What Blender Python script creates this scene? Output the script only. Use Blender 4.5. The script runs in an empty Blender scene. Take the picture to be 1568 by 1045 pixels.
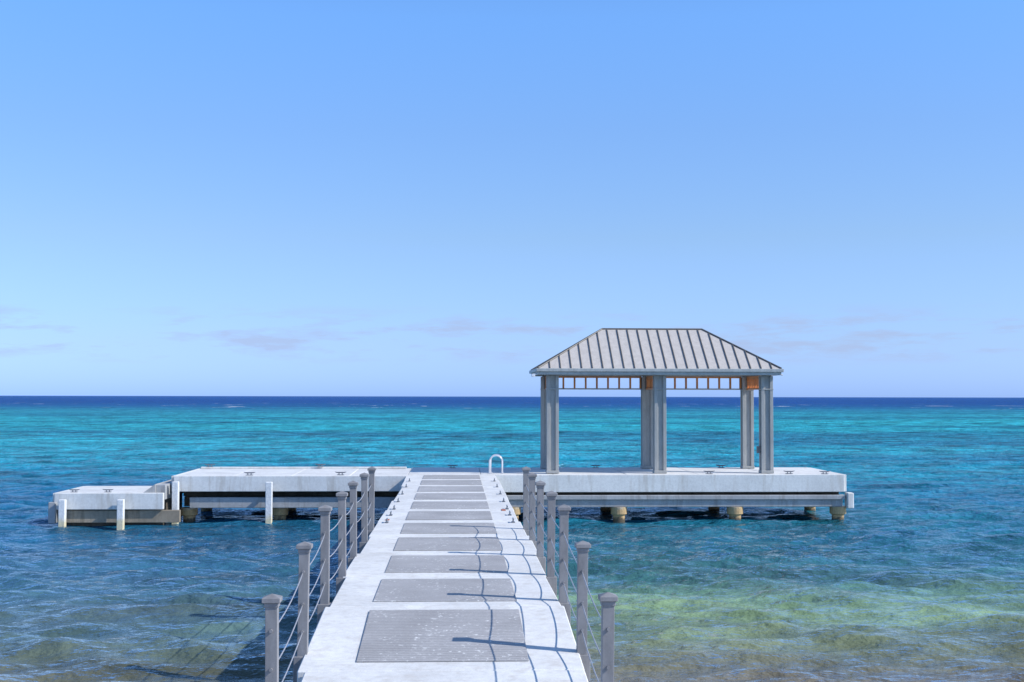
import bpy, bmesh, math, random
import numpy as np
from mathutils import Vector, Matrix
random.seed(4); np.random.seed(4)
S=bpy.context.scene
COL=S.collection

# ---------------- node helpers ----------------
def newmat(name):
    m=bpy.data.materials.new(name); m.use_nodes=True
    nt=m.node_tree; b=nt.nodes['Principled BSDF']
    return m,nt,b
def N(nt,t,**kw):
    n=nt.nodes.new(t)
    for k,v in kw.items(): setattr(n,k,v)
    return n
def L(nt,a,b): nt.links.new(a,b)
def math_(nt,op,a,b=None,c=None,clamp=False):
    n=N(nt,'ShaderNodeMath',operation=op); n.use_clamp=clamp
    for i,v in enumerate((a,b,c)):
        if v is None: continue
        if isinstance(v,(int,float)): n.inputs[i].default_value=v
        else: L(nt,v,n.inputs[i])
    return n.outputs[0]
def maprange(nt,v,a,b_,c,d_):
    n=N(nt,'ShaderNodeMapRange'); L(nt,v,n.inputs[0])
    for i,x in enumerate((a,b_,c,d_)): n.inputs[i+1].default_value=x
    return n.outputs[0]
def noise(nt,vec,scale,detail=4,rough=.55,dist=0):
    n=N(nt,'ShaderNodeTexNoise'); n.inputs['Scale'].default_value=scale
    n.inputs['Detail'].default_value=detail; n.inputs['Roughness'].default_value=rough
    n.inputs['Distortion'].default_value=dist
    L(nt,vec,n.inputs['Vector']); return n.outputs['Fac']
def mapping(nt,vec,scale=(1,1,1),loc=(0,0,0),rot=(0,0,0)):
    n=N(nt,'ShaderNodeMapping'); n.inputs['Scale'].default_value=scale
    n.inputs['Location'].default_value=loc; n.inputs['Rotation'].default_value=rot
    L(nt,vec,n.inputs['Vector']); return n.outputs[0]
def ramp(nt,fac,stops,interp='LINEAR'):
    n=N(nt,'ShaderNodeValToRGB'); cr=n.color_ramp; cr.interpolation=interp
    while len(cr.elements)<len(stops): cr.elements.new(.5)
    for e,(p,c) in zip(cr.elements,stops):
        e.position=p; e.color=(c[0],c[1],c[2],1) if not isinstance(c,(int,float)) else (c,c,c,1)
    L(nt,fac,n.inputs[0]); return n.outputs[0]
def mix(nt,fac,a,b,bt='MIX'):
    n=N(nt,'ShaderNodeMix',data_type='RGBA',blend_type=bt)
    for i,v in ((0,fac),(6,a),(7,b)):
        if isinstance(v,(int,float)): n.inputs[i].default_value=v
        elif isinstance(v,tuple): n.inputs[i].default_value=(*v,1)
        else: L(nt,v,n.inputs[i])
    return n.outputs[2]
def scale_(nt,col,s):
    n=N(nt,'ShaderNodeVectorMath',operation='SCALE'); L(nt,col,n.inputs[0]); n.inputs['Scale'].default_value=s; return n.outputs[0]
def bump(nt,h,strength,dist,normal=None):
    n=N(nt,'ShaderNodeBump'); n.inputs['Strength'].default_value=strength
    if isinstance(dist,(int,float)): n.inputs['Distance'].default_value=dist
    else: L(nt,dist,n.inputs['Distance'])
    L(nt,h,n.inputs['Height'])
    if normal is not None: L(nt,normal,n.inputs['Normal'])
    return n.outputs[0]
def srgb(r,g,b):
    f=lambda c:(c/255/12.92) if c/255<=.04045 else ((c/255+.055)/1.055)**2.4
    return (f(r),f(g),f(b))

# ---------------- materials ----------------
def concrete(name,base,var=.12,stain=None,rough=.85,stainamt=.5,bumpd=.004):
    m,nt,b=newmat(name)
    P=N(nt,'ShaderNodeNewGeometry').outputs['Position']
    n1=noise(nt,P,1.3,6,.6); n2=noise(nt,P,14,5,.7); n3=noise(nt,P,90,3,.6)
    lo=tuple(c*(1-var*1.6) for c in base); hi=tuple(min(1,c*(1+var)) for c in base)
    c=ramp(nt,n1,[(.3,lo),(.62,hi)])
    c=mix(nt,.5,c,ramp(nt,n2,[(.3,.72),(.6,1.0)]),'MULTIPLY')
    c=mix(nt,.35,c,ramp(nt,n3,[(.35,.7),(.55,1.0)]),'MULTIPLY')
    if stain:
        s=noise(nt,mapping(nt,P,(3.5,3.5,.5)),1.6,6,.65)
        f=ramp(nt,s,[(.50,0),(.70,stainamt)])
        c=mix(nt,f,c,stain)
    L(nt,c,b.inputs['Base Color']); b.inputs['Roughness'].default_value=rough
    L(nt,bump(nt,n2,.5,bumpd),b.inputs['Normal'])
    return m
M_deck=concrete('deck_concrete',(.755,.75,.73),.08,(.50,.46,.41),.85,.5)
M_white=concrete('white_concrete',(.76,.76,.73),.06,(.42,.37,.30),.8,.5)
M_beam=concrete('grey_beam',(.40,.41,.415),.12,(.18,.155,.13),.85,.6)
M_dark=concrete('shaded_concrete',(.13,.11,.085),.3,(.06,.05,.03),.9,.8)  # darkened base colour: shade of the recess under the platforms put into the concrete
M_base=concrete('landing_base_concrete',(.34,.29,.22),.2,(.12,.10,.07),.9,.7)
def tidal(name,top,band,bottom,z0,z1):
    m,nt,b=newmat(name)
    P=N(nt,'ShaderNodeNewGeometry').outputs['Position']
    sep=N(nt,'ShaderNodeSeparateXYZ'); L(nt,P,sep.inputs[0])
    z=math_(nt,'ADD',sep.outputs[2],math_(nt,'MULTIPLY',math_(nt,'SUBTRACT',noise(nt,P,7,5,.7),.5),.35))
    c=ramp(nt,maprange(nt,z,z0,z1,0,1),[(0,bottom),(.22,bottom),(.35,band),(.62,band),(.85,top)])
    c=mix(nt,.5,c,ramp(nt,noise(nt,P,20,5,.7),[(.3,.55),(.6,1.0)]),'MULTIPLY')
    L(nt,c,b.inputs['Base Color']); b.inputs['Roughness'].default_value=.8
    L(nt,bump(nt,noise(nt,P,18,5,.7),.6,.02),b.inputs['Normal'])
    return m
M_pile=tidal('pile_concrete',(.58,.55,.48),(.52,.36,.18),(.10,.08,.05),-.1,.6)
M_fender=tidal('fender_pile_paint',(.80,.81,.80),(.74,.66,.45),(.16,.13,.07),-.3,.4)

def paint(name,base,rough=.5,metal=0,var=.1):
    m,nt,b=newmat(name)
    P=N(nt,'ShaderNodeNewGeometry').outputs['Position']
    n1=noise(nt,mapping(nt,P,(4,4,1.2)),2.0,6,.65); n2=noise(nt,P,45,4,.7)
    c=ramp(nt,n1,[(.3,tuple(x*(1-var*1.5) for x in base)),(.65,tuple(min(1,x*(1+var)) for x in base))])
    c=mix(nt,.35,c,ramp(nt,n2,[(.3,.75),(.55,1.0)]),'MULTIPLY')
    L(nt,c,b.inputs['Base Color']); b.inputs['Roughness'].default_value=rough; b.inputs['Metallic'].default_value=metal
    L(nt,bump(nt,n2,.3,.002),b.inputs['Normal'])
    return m
M_post=paint('post_grey_paint',(.25,.245,.25),.6,0,.16)
M_col=paint('column_grey_paint',(.37,.37,.35),.6)
M_trim=paint('fascia_paint',(.40,.42,.41),.5)
M_roof=paint('roof_metal',(.53,.49,.45),.55,0,.07)
M_seam=paint('roof_seam',(.13,.12,.11),.5)
M_wood=paint('orange_wood',(.66,.25,.08),.6,0,.2)
M_cable=paint('cable_steel',(.42,.42,.44),.45,.3)
M_chrome=paint('handrail_white_steel',(.8,.8,.82),.3,.2,.03)
M_cleat=paint('cleat_metal',(.22,.23,.25),.4,.6)
M_rust=paint('rusty_patch',(.45,.16,.09),.8)

m,nt,b=newmat('deck_mat'); M_mat=m
P=N(nt,'ShaderNodeNewGeometry').outputs['Position']
w=N(nt,'ShaderNodeTexWave',wave_type='BANDS',bands_direction='Y'); L(nt,P,w.inputs['Vector']); w.inputs['Scale'].default_value=5.5; w.inputs['Distortion'].default_value=.8; w.inputs['Detail'].default_value=2; w.inputs['Detail Scale'].default_value=3
c=ramp(nt,noise(nt,P,1.1,6,.6),[(.3,(.37,.36,.36)),(.68,(.50,.49,.49))])
c=mix(nt,.7,c,ramp(nt,w.outputs[1],[(.1,.66),(.6,1.0)]),'MULTIPLY')
c=mix(nt,.6,c,ramp(nt,noise(nt,P,55,3,.7),[(.3,.65),(.6,1.0)]),'MULTIPLY')
sp=math_(nt,'MULTIPLY',ramp(nt,noise(nt,P,20,4,.6),[(.59,0),(.65,1)]),ramp(nt,noise(nt,P,2.1,3,.6),[(.44,0),(.56,.85)]))
c=mix(nt,sp,c,(.74,.74,.72))
L(nt,c,b.inputs['Base Color']); b.inputs['Roughness'].default_value=.85
L(nt,bump(nt,w.outputs[1],.6,.006),b.inputs['Normal'])

# ---------------- mesh helpers ----------------
def empty(name,loc=(0,0,0)):
    e=bpy.data.objects.new(name,None); e.location=loc; e.empty_display_size=.3; COL.objects.link(e); return e
def add(name,bm,mat,parent=None,smooth=False):
    me=bpy.data.meshes.new(name); bm.normal_update(); bm.to_mesh(me); bm.free()
    if smooth:
        for p in me.polygons: p.use_smooth=True
    ob=bpy.data.objects.new(name,me); COL.objects.link(ob)
    me.materials.append(mat)
    if parent:
        ob.parent=parent; ob.matrix_parent_inverse=Matrix.Translation(-parent.location)
    return ob
def bbox(bm,x0,x1,y0,y1,z0,z1,bev=.008,jit=0):
    r=bmesh.ops.create_cube(bm,size=1); vs=r['verts']
    for v in vs:
        v.co=Vector(((x0+x1)/2+v.co.x*(x1-x0),(y0+y1)/2+v.co.y*(y1-y0),(z0+z1)/2+v.co.z*(z1-z0)))
    if bev>0:
        es=list({e for v in vs for e in v.link_edges})
        bmesh.ops.bevel(bm,geom=es,offset=bev,segments=1,affect='EDGES',profile=.5)
def box(name,x0,x1,y0,y1,z0,z1,mat,parent=None,bev=.008):
    bm=bmesh.new(); bbox(bm,x0,x1,y0,y1,z0,z1,bev); return add(name,bm,mat,parent)
def tube(bm,pts,r,seg=8,cap=True):
    pts=[Vector(p) for p in pts]; rings=[]
    for i,p in enumerate(pts):
        t=(pts[min(i+1,len(pts)-1)]-pts[max(i-1,0)]).normalized()
        up=Vector((0,0,1)) if abs(t.z)<.9 else Vector((0,1,0))
        a=t.cross(up).normalized(); b_=t.cross(a).normalized()
        rr=r[i] if isinstance(r,(list,tuple)) else r
        rings.append([bm.verts.new(p+a*math.cos(2*math.pi*k/seg)*rr+b_*math.sin(2*math.pi*k/seg)*rr) for k in range(seg)])
    for i in range(len(rings)-1):
        for k in range(seg):
            bm.faces.new((rings[i][k],rings[i][(k+1)%seg],rings[i+1][(k+1)%seg],rings[i+1][k]))
    if cap:
        bm.faces.new(rings[0][::-1]); bm.faces.new(rings[-1])
    bmesh.ops.recalc_face_normals(bm,faces=bm.faces)

# ---------------- camera ----------------
EYE=3.5
cam=bpy.data.cameras.new('camera'); cam.sensor_width=36; cam.lens=45.9; cam.clip_start=.1; cam.clip_end=60000
co=bpy.data.objects.new('camera',cam); COL.objects.link(co); S.camera=co
Rm=Matrix.Rotation(math.radians(-2.46),4,'Z')@Matrix.Rotation(math.radians(90+2.43),4,'X')@Matrix.Rotation(math.radians(.11),4,'Z')
co.matrix_world=Matrix.Translation((.09,0,EYE))@Rm

# ---------------- pier ----------------
DZ=1.3
def deckz(y):
    return DZ if y>13.75 else DZ-.085*(13.75-y)
pier=empty('pier',(0,22,0))
PER=2.31
joints=[13.84+PER*(i) for i in range(-4,11)]
HW=1.235
for i,j in enumerate(joints):
    a=j; bb=min(j+PER-.016,36.62)
    if bb-a<.3: continue
    dx=-.015+random.uniform(-.025,.025); hw=HW+random.uniform(-.022,.022); rot=random.uniform(-.008,.008)
    bm=bmesh.new(); bbox(bm,dx-hw,dx+hw,a,bb,-.3,0,.012)
    for v in bm.verts: v.co.z+=deckz(v.co.y); v.co.x+=rot*(v.co.y-a)
    add('deck_slab_%d'%i,bm,M_deck,pier)
    near=a<13
    m0=a+(.24 if near else .28); m1=min(m0+(1.83 if near else 1.68),36.5)
    if a<10.5: m1=m0+1.2
    if m1-m0>.4:
        bm=bmesh.new(); bbox(bm,-.785,.775-.02,m0,m1,0,.012,.004)
        for v in bm.verts: v.co.z+=deckz(v.co.y)+.001; v.co.x+=random.uniform(-.004,.004)
        o=add('deck_mat_%d'%i,bm,M_mat,pier)
bm=bmesh.new()
for s in (-1,1):
    bbox(bm,s*1.02-.1,s*1.02+.1,4.6,36.6,DZ-.95,DZ-.304-.0,.01)
for v in bm.verts: v.co.z+=deckz(v.co.y)-DZ
add('stringers',bm,M_beam,pier)
bm=bmesh.new()
for y in np.arange(6,37,4.62):
    for s in (-1,1):
        tube(bm,[(s*.8,y,-2.5),(s*.8,y,DZ-1.0)],.17,14)
    bbox(bm,-1.1,1.1,y-.18,y+.18,DZ-1.35,DZ-.96,.01)
add('pier_piles',bm,M_pile,pier)

# ---------------- railings ----------------
PY=[10.06,12.08,14.16,16.2,18.15,20.1,21.8]
PX=1.26
def railing(s):
    r=empty('cable_railing',(s*PX,14,0))
    tops=[]
    for i,y in enumerate(PY):
        z=deckz(y); h=1.0 if y<14 else 1.02
        x=s*(PX+.02)+random.uniform(-.012,.012)-.02
        tx=random.uniform(-.014,.014); ty=random.uniform(-.01,.01)
        bm=bmesh.new()
        bbox(bm,-.046,.046,-.046,.046,-.34,h-.05,.003)
        bbox(bm,-.054,.054,-.054,.054,h-.085,h-.05,.003)
        bbox(bm,-.070,.070,-.070,.070,h-.05,h-.012,.004)
        vs=[bm.verts.new((a*.066,b_*.066,h-.0125)) for a,b_ in((-1,-1),(1,-1),(1,1),(-1,1))]; ap=bm.verts.new((0,0,h+.014))
        for q in range(4): bm.faces.new((vs[q],vs[(q+1)%4],ap))
        bbox(bm,-.075,.075,-.07,.07,-.26,-.02,.005)
        for hc in (.74,.45,.20):
            tube(bm,[(0,-.065,hc),(0,.065,hc)],.014,8)
        for v in bm.verts:
            v.co=Vector((x+v.co.x+tx*v.co.z,y+v.co.y+ty*v.co.z,z+v.co.z))
        add('post_%d'%i,bm,M_post,r)
        tops.append((x,y,z))
    for ci,hc in enumerate((.74,.45,.20)):
        bm=bmesh.new()
        for i in range(len(tops)-1):
            (xa,ya,za),(xb,yb,zb)=tops[i],tops[i+1]
            sag=random.uniform(.02,.06)
            pts=[(xa+(xb-xa)*t, ya+(yb-ya)*t, za+(zb-za)*t+hc-4*sag*t*(1-t)) for t in np.linspace(0,1,10)]
            tube(bm,pts,.006,6)
        add('cable_%d'%ci,bm,M_cable,r,True)
    return r
railing(-1); railing(1)

# ---------------- dock platform ----------------
plat=empty('dock_platform',(0,38,0))
XL,XR=-7.6,11.08; YF,YB=36.64,40.5
def slabrow(x0,x1,y0,y1,z,n,name,mat=M_deck):
    w=(x1-x0)/n
    for i in range(n):
        bm=bmesh.new(); bbox(bm,x0+i*w+.006,x0+(i+1)*w-.006,y0,y1,z-.12,z+random.uniform(-.006,.006),.01); add(name+'_%d'%i,bm,mat,plat)
slabrow(-1.25,XR,YF+.12,YB,DZ,6,'right_slab')
slabrow(XL,-1.25,36.2+.12,YB-.3,DZ,4,'left_slab')
box('front_fascia',-1.24,XR+.01,YF,YF+.117,DZ-.48,DZ+.009,M_white,plat,.012)
box('front_fascia_left',XL-.01,-1.26,36.2,36.317,DZ-.42,DZ+.009,M_white,plat,.012)
box('east_fascia',XR+.003,XR+.1,YF+.12,YB,DZ-.48,DZ-.003,M_white,plat)
box('west_fascia',XL-.1,XL-.012,36.32,YB-.3,DZ-.42,DZ-.003,M_white,plat)
box('back_fascia',-1.2,XR,YB+.003,YB+.1,DZ-.48,DZ-.003,M_white,plat)
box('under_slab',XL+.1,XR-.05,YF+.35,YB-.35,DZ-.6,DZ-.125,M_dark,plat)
box('lower_beam',1.28,XR-.05,YF+.03,YF+.3,.40,.70,M_beam,plat,.015)
box('lower_beam_ledge',1.28,XR+.02,YF-.04,YF+.2,.61,.735,M_beam,plat,.012)
box('lower_beam_left',-7.2,-1.3,36.33,36.6,.42,.71,M_beam,plat,.015)
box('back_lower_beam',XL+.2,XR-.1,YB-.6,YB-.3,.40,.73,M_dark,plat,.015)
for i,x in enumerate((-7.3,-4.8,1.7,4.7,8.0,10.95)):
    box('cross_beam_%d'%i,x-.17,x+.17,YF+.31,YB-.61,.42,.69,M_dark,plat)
    for jn,y in enumerate((YF+.2,YB-.9)):
        bm=bmesh.new(); xx=x+(0 if jn==0 else -.05)
        tube(bm,[(xx,y,-2.5),(xx,y,.16),(xx,y,.20),(xx,y,.40)],[.17,.17,.23,.23],20)
        add('pile_%d_%d'%(i,jn),bm,M_pile,plat,False)
box('end_fender',XR+.06,XR+.24,YF-.12,YF+.18,.36,.80,M_white,plat,.02)
for i,(x,y,t) in enumerate(((-7.5,35.95,1.17),(-4.98,35.95,1.16),(-8.80,35.3,.74),(-10.33,35.3,.74))):
    bm=bmesh.new(); bbox(bm,x-.085,x+.085,y-.085,y+.085,-1.5,t,.012)
    add('fender_post_%d'%i,bm,M_fender,plat)
for i,(x,t) in enumerate(((-7.5,.95),(-4.98,.95))):
    box('fender_bracket_%d'%i,x-.06,x+.06,36.04,36.2,t-.08,t,M_beam,plat)
box('landing_slab',-10.58,-8.0,35.5+.1,38.4,.76,.89,M_deck,plat,.01)
box('landing_fascia',-10.6,-7.72,35.45,35.597,.46,.898,M_white,plat,.012)
box('landing_side',-10.68,-10.59,35.6,38.4,.46,.885,M_white,plat)
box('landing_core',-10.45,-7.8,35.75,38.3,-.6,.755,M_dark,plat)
box('landing_base',-10.5,-7.3,35.56,35.70,.1,.43,M_base,plat,.01)
box('step',-8.0,-7.72,35.7,38.9,.70,1.10,M_beam,plat,.012)
box('landing_corner_block',-10.73,-10.54,35.38,35.7,.1,.66,M_beam,plat,.015)
bm=bmesh.new()
v=[(-8.3,35.62,.895),(-7.98,35.62,.895),(-7.98,35.62,1.12),(-8.3,38.4,.895),(-7.98,38.4,.895),(-7.98,38.4,1.12)]
v=[bm.verts.new(p) for p in v]
for f in ((0,1,2),(5,4,3),(0,2,5,3),(2,1,4,5),(0,3,4,1)): bm.faces.new([v[q] for q in f])
bmesh.ops.recalc_face_normals(bm,faces=bm.faces)
add('landing_ramp_kerb',bm,M_beam,plat)
box('left_rim',XL,-1.4,YB-.55,YB-.4,DZ+.002,DZ+.05,M_white,plat)
box('rust_stain_plate',.98,1.06,25.2,25.5,DZ+.002,DZ+.01,M_rust,pier,.002)
box('rust_stain_plate_b',-1.15,-1.08,23.3,23.5,DZ+.002,DZ+.01,M_rust,pier,.002)

def cleat(x,y,z,rot=0,s=1):
    bm=bmesh.new()
    bbox(bm,-.10*s,.10*s,-.04*s,.04*s,0,.015*s,.004)
    for a in(-.045,.045): tube(bm,[(a*s,0,.01*s),(a*s,0,.065*s)],.014*s,8)
    tube(bm,[(-.16*s,0,.085*s),(-.09*s,0,.068*s),(.09*s,0,.068*s),(.16*s,0,.085*s)],[.008*s,.017*s,.017*s,.008*s],8)
    R=Matrix.Rotation(rot,4,'Z')
    for v in bm.verts: v.co=R@v.co+Vector((x,y,z+.003))
    add('mooring_cleat',bm,M_cleat,None)
for x,y in ((0.0,40.2),(4.4,40.2),(-7.3,39.8),(-5.6,36.5),(-4.0,39.9),(-3.1,36.6),(7.3,37.0),(8.3,40.2),(9.6,37.0),(10.6,36.9)):
    cleat(x,y,DZ+(.055 if (x<0 and 39.6<y<40) else .006),0,1.0)
for y in (22.9,24.3,25.6,27.4,29.5,31.8,34.0):
    cleat(-1.1,y,DZ,math.pi/2,.8); cleat(1.1,y,DZ,math.pi/2,.8)
for x in (-10.2,-9.3): cleat(x,35.9,.89,0,.9)

lad=empty('boarding_ladder',(1.25,37.4,DZ))
def arch(x0,x1,y,zb,h,nm):
    r=(x1-x0)/2; pts=[(x0,y,zb)]+[( (x0+x1)/2-r*math.cos(a), y, zb+h-r+r*math.sin(a)) for a in np.linspace(0,math.pi,13)]+[(x1,y,zb)]
    bm=bmesh.new(); tube(bm,pts,.024,10); add(nm,bm,M_chrome,lad,True)
arch(1.06,1.42,37.3,DZ-.02,.54,'handrail')
arch(1.10,1.44,37.75,DZ-.02,.54,'handrail_far')
bm=bmesh.new()
for x in (1.06,1.42): bbox(bm,x-.05,x+.05,37.25,37.35,DZ+.008,DZ+.022,.003)
for x in (1.10,1.44): bbox(bm,x-.05,x+.05,37.70,37.80,DZ+.008,DZ+.022,.003)
add('flanges',bm,M_chrome,lad)

# ---------------- gazebo ----------------
gz=empty('gazebo',(5.95,38.6,DZ))
CX=(2.86,5.95,9.04); CY=(37.4,39.85)
for i,x in enumerate(CX):
    for j,y in enumerate(CY):
        bm=bmesh.new()
        bbox(bm,x-.125,x+.125,y-.125,y+.125,DZ,4.12,.0)
        for a in(-1,1):
            for b_ in(-1,1):
                bbox(bm,x+a*.125-.045,x+a*.125+.045,y+b_*.125-.045,y+b_*.125+.045,DZ+.06,4.10,.004)
        bbox(bm,x-.185,x+.185,y-.185,y+.185,DZ+.01,DZ+.09,.01)
        bbox(bm,x-.18,x+.18,y-.18,y+.18,3.70,3.735,.006)
        add('column_%d_%d'%(i,j),bm,M_col,gz)
for a in (0,1):
    xa,xb=CX[a]+.175,CX[a+1]-.175; y=CY[1]
    box('frieze_top_%d'%a,xa,xb,y-.05,y+.05,4.07,4.12,M_wood,gz,.004)
    box('frieze_rail_%d'%a,xa,xb,y-.06,y+.06,3.715,3.755,M_col,gz,.004)
    n=8
    for q in range(n+1):
        xx=xa+(xb-xa)*q/n; 
        if q==0: xx+=.03
        if q==n: xx-=.03
        box('frieze_bar_%d_%d'%(a,q),xx-.026,xx+.026,y-.045,y+.045,3.756,4.069,M_wood,gz,.004)
for i,x in enumerate(CX):
    ya,yb=CY[0]+.175,CY[1]-.175
    box('cross_top_%d'%i,x-.05,x+.05,ya,yb,4.02,4.12,M_wood,gz,.004)
    box('cross_rail_%d'%i,x-.06,x+.06,ya,yb,3.715,3.765,M_wood,gz,.004)
    for q in range(7):
        yy=ya+.035+(yb-ya-.07)*q/6
        box('cross_bar_%d_%d'%(i,q),x-.045,x+.045,yy-.03,yy+.03,3.766,4.019,M_wood,gz,.004)
box('switch_box',CX[2]-.27,CX[2]-.175,CY[0]-.02,CY[0]+.06,1.88,2.08,M_post,gz,.006)
ex0,ex1,ey0,ey1=2.42,9.38,36.92,40.35; ez=4.30; rz=5.50; rx0,rx1=4.43,7.42; ry=(ey0+ey1)/2
bm=bmesh.new()
A=[bm.verts.new(p) for p in ((ex0,ey0,ez),(ex1,ey0,ez),(ex1,ey1,ez),(ex0,ey1,ez))]
R0=bm.verts.new((rx0,ry,rz)); R1=bm.verts.new((rx1,ry,rz))
bm.faces.new((A[0],A[1],R1,R0)); bm.faces.new((A[1],A[2],R1)); bm.faces.new((A[2],A[3],R0,R1)); bm.faces.new((A[3],A[0],R0))
bm.faces.new((A[3],A[2],A[1],A[0]))
add('roof',bm,M_roof,gz)
bm=bmesh.new()
def seam(p,q,nrm,w=.011,h=.032):
    p=Vector(p); q=Vector(q); t=(q-p); 
    if t.length<.05: return
    t.normalize(); n=Vector(nrm).normalized(); s=t.cross(n).normalized()
    vs=[]
    for c in (p,q):
        for a,b_ in ((-w,-.01),(w,-.01),(w,h),(-w,h)):
            vs.append(bm.verts.new(c+s*a+n*b_))
    for f in ((0,1,2,3),(7,6,5,4),(0,4,5,1),(1,5,6,2),(2,6,7,3),(3,7,4,0)): bm.faces.new([vs[k] for k in f])
hd=ry-ey0; rise=rz-ez
nF=Vector((0,-rise,hd)); nB=Vector((0,rise,hd)); hr=rx0-ex0
nL=Vector((-rise,0,hr)); nR=Vector((rise,0,hr))
sp=.302
xs=[5.93+sp*(i+.5) for i in range(-12,12)]
for x in xs:
    if not ex0+.1<x<ex1-.1: continue
    t=1 if rx0<=x<=rx1 else ((x-ex0)/hr if x<rx0 else (ex1-x)/(ex1-rx1))
    t*=.985
    seam((x,ey0-.0,ez),(x,ey0+hd*t,ez+rise*t),nF); seam((x,ey1,ez),(x,ey1-hd*t,ez+rise*t),nB)
for i in range(-6,7):
    y=ry+sp*i
    t=1-abs(y-ry)/hd
    if t<.05: continue
    t*=.985
    seam((ex0,y,ez),(ex0+hr*t,y,ez+rise*t),nL); seam((ex1,y,ez),(ex1-(ex1-rx1)*t,y,ez+rise*t),nR)
bmesh.ops.recalc_face_normals(bm,faces=bm.faces)
add('roof_seams',bm,M_seam,gz)
bm=bmesh.new()
for p,q in (((ex0,ey0,ez),(rx0,ry,rz)),((ex1,ey0,ez),(rx1,ry,rz)),((ex1,ey1,ez),(rx1,ry,rz)),((ex0,ey1,ez),(rx0,ry,rz)),((rx0,ry,rz),(rx1,ry,rz))):
    tube(bm,[Vector(p)+Vector((0,0,.012)),Vector(q)+Vector((0,0,.012))],.026,8)
add('hip_caps',bm,M_seam,gz)
bm=bmesh.new()
for (a0,a1,b0,b1) in ((ex0,ex1,ey0,ey0+.05),(ex0,ex1,ey1-.05,ey1),(ex0,ex0+.05,ey0+.052,ey1-.052),(ex1-.05,ex1,ey0+.052,ey1-.052)):
    bbox(bm,a0,a1,b0,b1,4.12,4.292,.006)
add('fascia',bm,M_trim,gz)
bm=bmesh.new()
for (a0,a1,b0,b1) in ((ex0-.06,ex1+.06,ey0-.06,ey0-.003),(ex0-.06,ex1+.06,ey1+.003,ey1+.06),(ex0-.06,ex0-.003,ey0,ey1),(ex1+.003,ex1+.06,ey0,ey1)):
    bbox(bm,a0,a1,b0,b1,4.205,4.30,.012)
add('gutter',bm,M_trim,gz)
bm=bmesh.new()
for y in CY: bbox(bm,CX[0]-.15,CX[2]+.15,y-.12,y+.12,4.125,4.27,.004)
add('roof_beams',bm,M_trim,gz)
bm=bmesh.new()
tube(bm,[(ex0-.02,ey0+.1,4.16),(ex0-.13,ey0+.0,4.10)],.018,8); bbox(bm,ex0-.19,ex0-.09,ey0-.06,ey0+.05,4.05,4.14,.01)
tube(bm,[(ex1+.0,ey0+.3,4.16),(ex1+.1,ey0+.25,4.12)],.018,8)
add('corner_floodlight',bm,M_chrome,gz)

# ---------------- sea ----------------
nr,nc=1000,700
near=6.0; far=420.0
ys=near*(far/near)**np.linspace(0,1,nr)
ys=np.concatenate([[-60,-20,0,3],ys,np.geomspace(450,30000,40)])
u=np.linspace(-1,1,nc)
hwid=np.maximum(10,4+.5*np.maximum(ys,0))
hwid[:4]=(80,50,25,12)
hwid=np.where(ys>420,hwid*(1+(ys-420)/6000),hwid)
X=u[None,:]*hwid[:,None]; Y=np.repeat(ys[:,None],nc,1)
st=np.abs(u)>.93
X=X*(1+np.where(st,((np.abs(u)-.93)/.07)**2*3,0)[None,:])
dy=np.gradient(ys)[:,None]
Z=np.zeros_like(X)
rng=np.random.RandomState(7)
for lam in [9,6.5,4.6,3.3,2.5,2.0,1.6,1.3,1.05,.88,.74,.62,.52,.44]:
    for r in range(3):
        ang=rng.normal(0,.45)+.10; kx=math.sin(ang)*2*math.pi/lam; ky=math.cos(ang)*2*math.pi/lam
        ph=rng.uniform(0,6.28)
        amp=.0165*lam**(.9 if lam<1.5 else .15)
        if lam<.7: amp*=.85
        fade=np.clip((lam/np.maximum(dy,1e-3)-3)/3,0,1)
        gx=rng.uniform(.12,.3)/lam; gy=rng.uniform(.08,.2)/lam
        gm=.5+.5*np.sin(X*gx*2*np.pi*.6+Y*gy+ph*2+1.3*np.sin(X*.3/lam+Y*.4/lam+ph))
        arg=X*kx+Y*ky+ph+.6*np.sin(X*.9/lam-Y*.7/lam+ph*3)
        s=np.sin(arg); Z+=amp*gm*fade*(s+.45*(s*s-.5))
Z*=np.clip((Y-5)/3,0,1)
V=np.stack([X,Y,Z],-1).reshape(-1,3)
R_,C_=X.shape
idx=np.arange(R_*C_).reshape(R_,C_)
F=np.stack([idx[:-1,:-1],idx[:-1,1:],idx[1:,1:],idx[1:,:-1]],-1).reshape(-1,4)
me=bpy.data.meshes.new('sea_water')
me.vertices.add(len(V)); me.vertices.foreach_set('co',V.astype(np.float32).ravel())
me.loops.add(F.size); me.loops.foreach_set('vertex_index',F.astype(np.int32).ravel())
me.polygons.add(len(F)); me.polygons.foreach_set('loop_start',np.arange(0,F.size,4,dtype=np.int32)); me.polygons.foreach_set('loop_total',np.full(len(F),4,dtype=np.int32))
me.update(calc_edges=True); me.validate()
me.polygons.foreach_set('use_smooth',np.ones(len(F),dtype=bool))
sea=bpy.data.objects.new('sea_water',me); COL.objects.link(sea)
m=bpy.data.materials.new('sea_water'); m.use_nodes=True; nt=m.node_tree; nt.nodes.remove(nt.nodes['Principled BSDF']); out=nt.nodes['Material Output']
P=N(nt,'ShaderNodeNewGeometry').outputs['Position']
sep=N(nt,'ShaderNodeSeparateXYZ'); L(nt,P,sep.inputs[0])
y=math_(nt,'MAXIMUM',sep.outputs[1],5.0)
nz=noise(nt,mapping(nt,P,(.02,.05,.1)),1.0,5,.55)
warp=math_(nt,'ADD',math_(nt,'MULTIPLY',math_(nt,'SUBTRACT',nz,.5),.5),1.0)
f=math_(nt,'DIVIDE',15.9,math_(nt,'MULTIPLY',y,warp),clamp=True)
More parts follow.
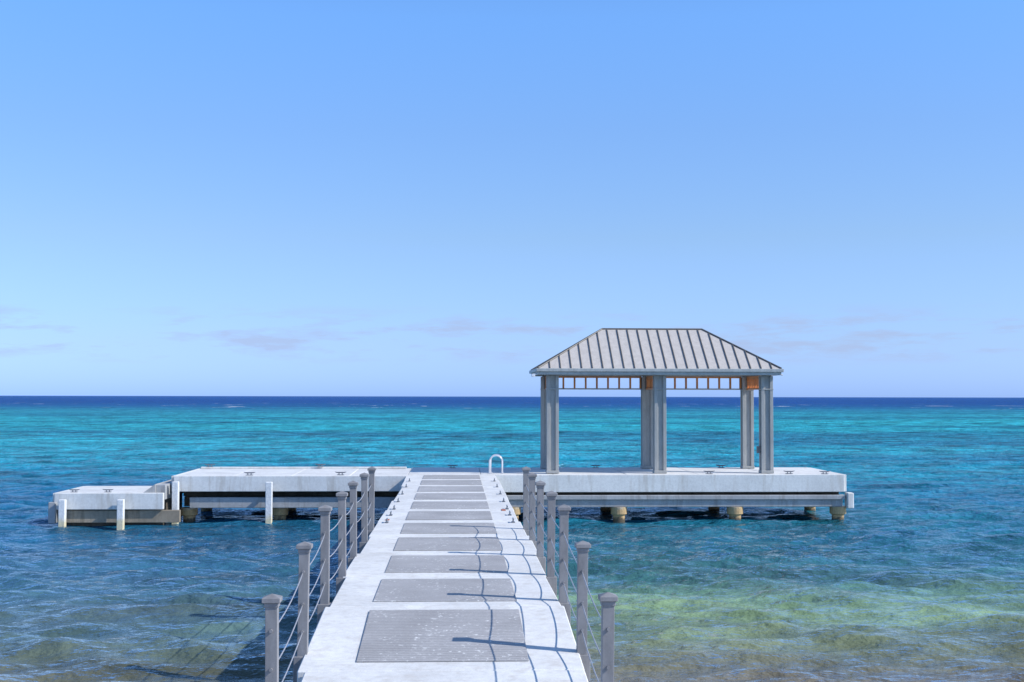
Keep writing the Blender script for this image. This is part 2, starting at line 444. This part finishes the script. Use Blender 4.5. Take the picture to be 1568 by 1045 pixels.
far_=[(0,srgb(20,72,140)),(.022,srgb(22,76,146)),(.034,srgb(28,98,152)),(.050,srgb(45,148,170)),(.085,srgb(52,178,190)),(.14,srgb(46,170,186)),(.22,srgb(34,148,168))]
right=far_+[(.34,srgb(28,116,134)),(.48,srgb(36,98,113)),(.62,srgb(62,106,102)),(.74,srgb(132,160,118)),(.84,srgb(116,128,98)),(.95,srgb(122,115,98))]
left=far_+[(.34,srgb(24,100,132)),(.48,srgb(34,90,118)),(.64,srgb(55,96,112)),(.80,srgb(84,108,104)),(.9,srgb(98,106,90)),(1,srgb(106,104,86))]
cr=ramp(nt,f,right); cl=ramp(nt,f,left)
c=mix(nt,maprange(nt,sep.outputs[0],-3,4,0,1),cl,cr)
pn=noise(nt,mapping(nt,P,(.012,.03,.1),(3,1,0)),1.0,6,.6)
c=mix(nt,ramp(nt,pn,[(.49,0),(.60,.55)]),c,srgb(20,88,130))
p2=noise(nt,mapping(nt,P,(.16,.4,.1),(8,1,0)),1.0,3,.5)
c=mix(nt,math_(nt,'MULTIPLY',ramp(nt,p2,[(.45,0),(.68,.4)]),ramp(nt,f,[(.5,0),(.7,1)])),c,srgb(80,78,68))
wn=noise(nt,mapping(nt,P,(.26,.42,1),rot=(0,0,.08)),1.0,7,.76)
wc=scale_(nt,ramp(nt,wn,[(.38,.20),(.5,.52),(.61,.86)]),2.0)
c=mix(nt,maprange(nt,y,18,60,.45,.92),c,wc,'MULTIPLY')  # light and dark of the ripples multiplied into the water colour
fo=noise(nt,mapping(nt,P,(.06,.02,1)),1.0,5,.7)
band=ramp(nt,math_(nt,'DIVIDE',15.9,y),[(.022,0),(.030,1),(.036,1),(.045,0)])
foam=math_(nt,'MULTIPLY',ramp(nt,fo,[(.62,0),(.66,1)]),band)
c=mix(nt,foam,c,(.85,.88,.88))
b1=noise(nt,mapping(nt,P,(2.6,3.8,1),rot=(0,0,.15)),1.0,4,.55)
b2=noise(nt,mapping(nt,P,(.55,.85,1),rot=(0,0,-.1)),1.0,6,.62)
n1=bump(nt,b2,1.0,maprange(nt,y,25,120,.15,1.35)); n2=bump(nt,b1,1.0,maprange(nt,y,20,70,.11,.28),n1)
d=N(nt,'ShaderNodeBsdfDiffuse'); L(nt,c,d.inputs[0]); L(nt,n2,d.inputs['Normal'])
g=N(nt,'ShaderNodeBsdfGlossy'); g.inputs['Roughness'].default_value=.05; g.inputs[0].default_value=(.9,.95,1,1); L(nt,n2,g.inputs['Normal'])
fr=N(nt,'ShaderNodeFresnel'); fr.inputs[0].default_value=1.33; L(nt,n2,fr.inputs['Normal'])
fac=math_(nt,'MINIMUM',math_(nt,'MULTIPLY',fr.outputs[0],1.0),.85)
fac=math_(nt,'MULTIPLY',fac,maprange(nt,y,30,150,1,.35))
ms=N(nt,'ShaderNodeMixShader'); L(nt,fac,ms.inputs[0]); L(nt,d.outputs[0],ms.inputs[1]); L(nt,g.outputs[0],ms.inputs[2]); L(nt,ms.outputs[0],out.inputs[0])
me.materials.append(m)

# ---------------- light ----------------
sd=Vector((.735,-.25,.61)).normalized()
el=math.asin(sd.z)
sl=bpy.data.lights.new('sun','SUN'); sl.energy=4.5; sl.angle=math.radians(.5); sl.color=(1,.96,.9)
so=bpy.data.objects.new('sun',sl); COL.objects.link(so); so.rotation_euler=sd.to_track_quat('Z','Y').to_euler(); so.location=(20,-5,20)
W=bpy.data.worlds.new('World'); S.world=W; W.use_nodes=True; nt=W.node_tree
bg=nt.nodes['Background']
sk=N(nt,'ShaderNodeTexSky'); sk.sky_type='NISHITA'; sk.sun_disc=False; sk.sun_elevation=el; sk.sun_rotation=math.atan2(sd.x,sd.y)
sk.air_density=1.0; sk.dust_density=.4; sk.ozone_density=2.5; sk.altitude=0
tc=N(nt,'ShaderNodeTexCoord').outputs['Generated']
sp_=N(nt,'ShaderNodeSeparateXYZ'); L(nt,tc,sp_.inputs[0])
T=lambda r,g,b:(r/3,g/3,b/3)
tint=ramp(nt,sp_.outputs[2],[(0,T(.66,1.10,2.72)),(.04,T(.77,1.04,1.91)),(.12,T(.95,1.13,1.52)),(.20,T(1.0,1.28,1.74)),(.28,T(1.05,1.52,2.1)),(.6,T(1.0,1.3,1.6)),(1,T(1.0,1.25,1.5))])
c=scale_(nt,mix(nt,1.0,sk.outputs[0],tint,'MULTIPLY'),3.0)
cn=noise(nt,mapping(nt,tc,(14,14,85),(5.3,1,0)),1.0,6,.62)
mask=ramp(nt,sp_.outputs[2],[(.022,0),(.034,1),(.055,1),(.07,0)])
cf=math_(nt,'MULTIPLY',ramp(nt,cn,[(.49,0),(.64,.6)]),mask)
c=mix(nt,cf,c,(3.9,4.7,6.9))
L(nt,c,bg.inputs[0]); bg.inputs[1].default_value=.11
S.view_settings.view_transform='Standard'; S.view_settings.look='None'; S.view_settings.exposure=0
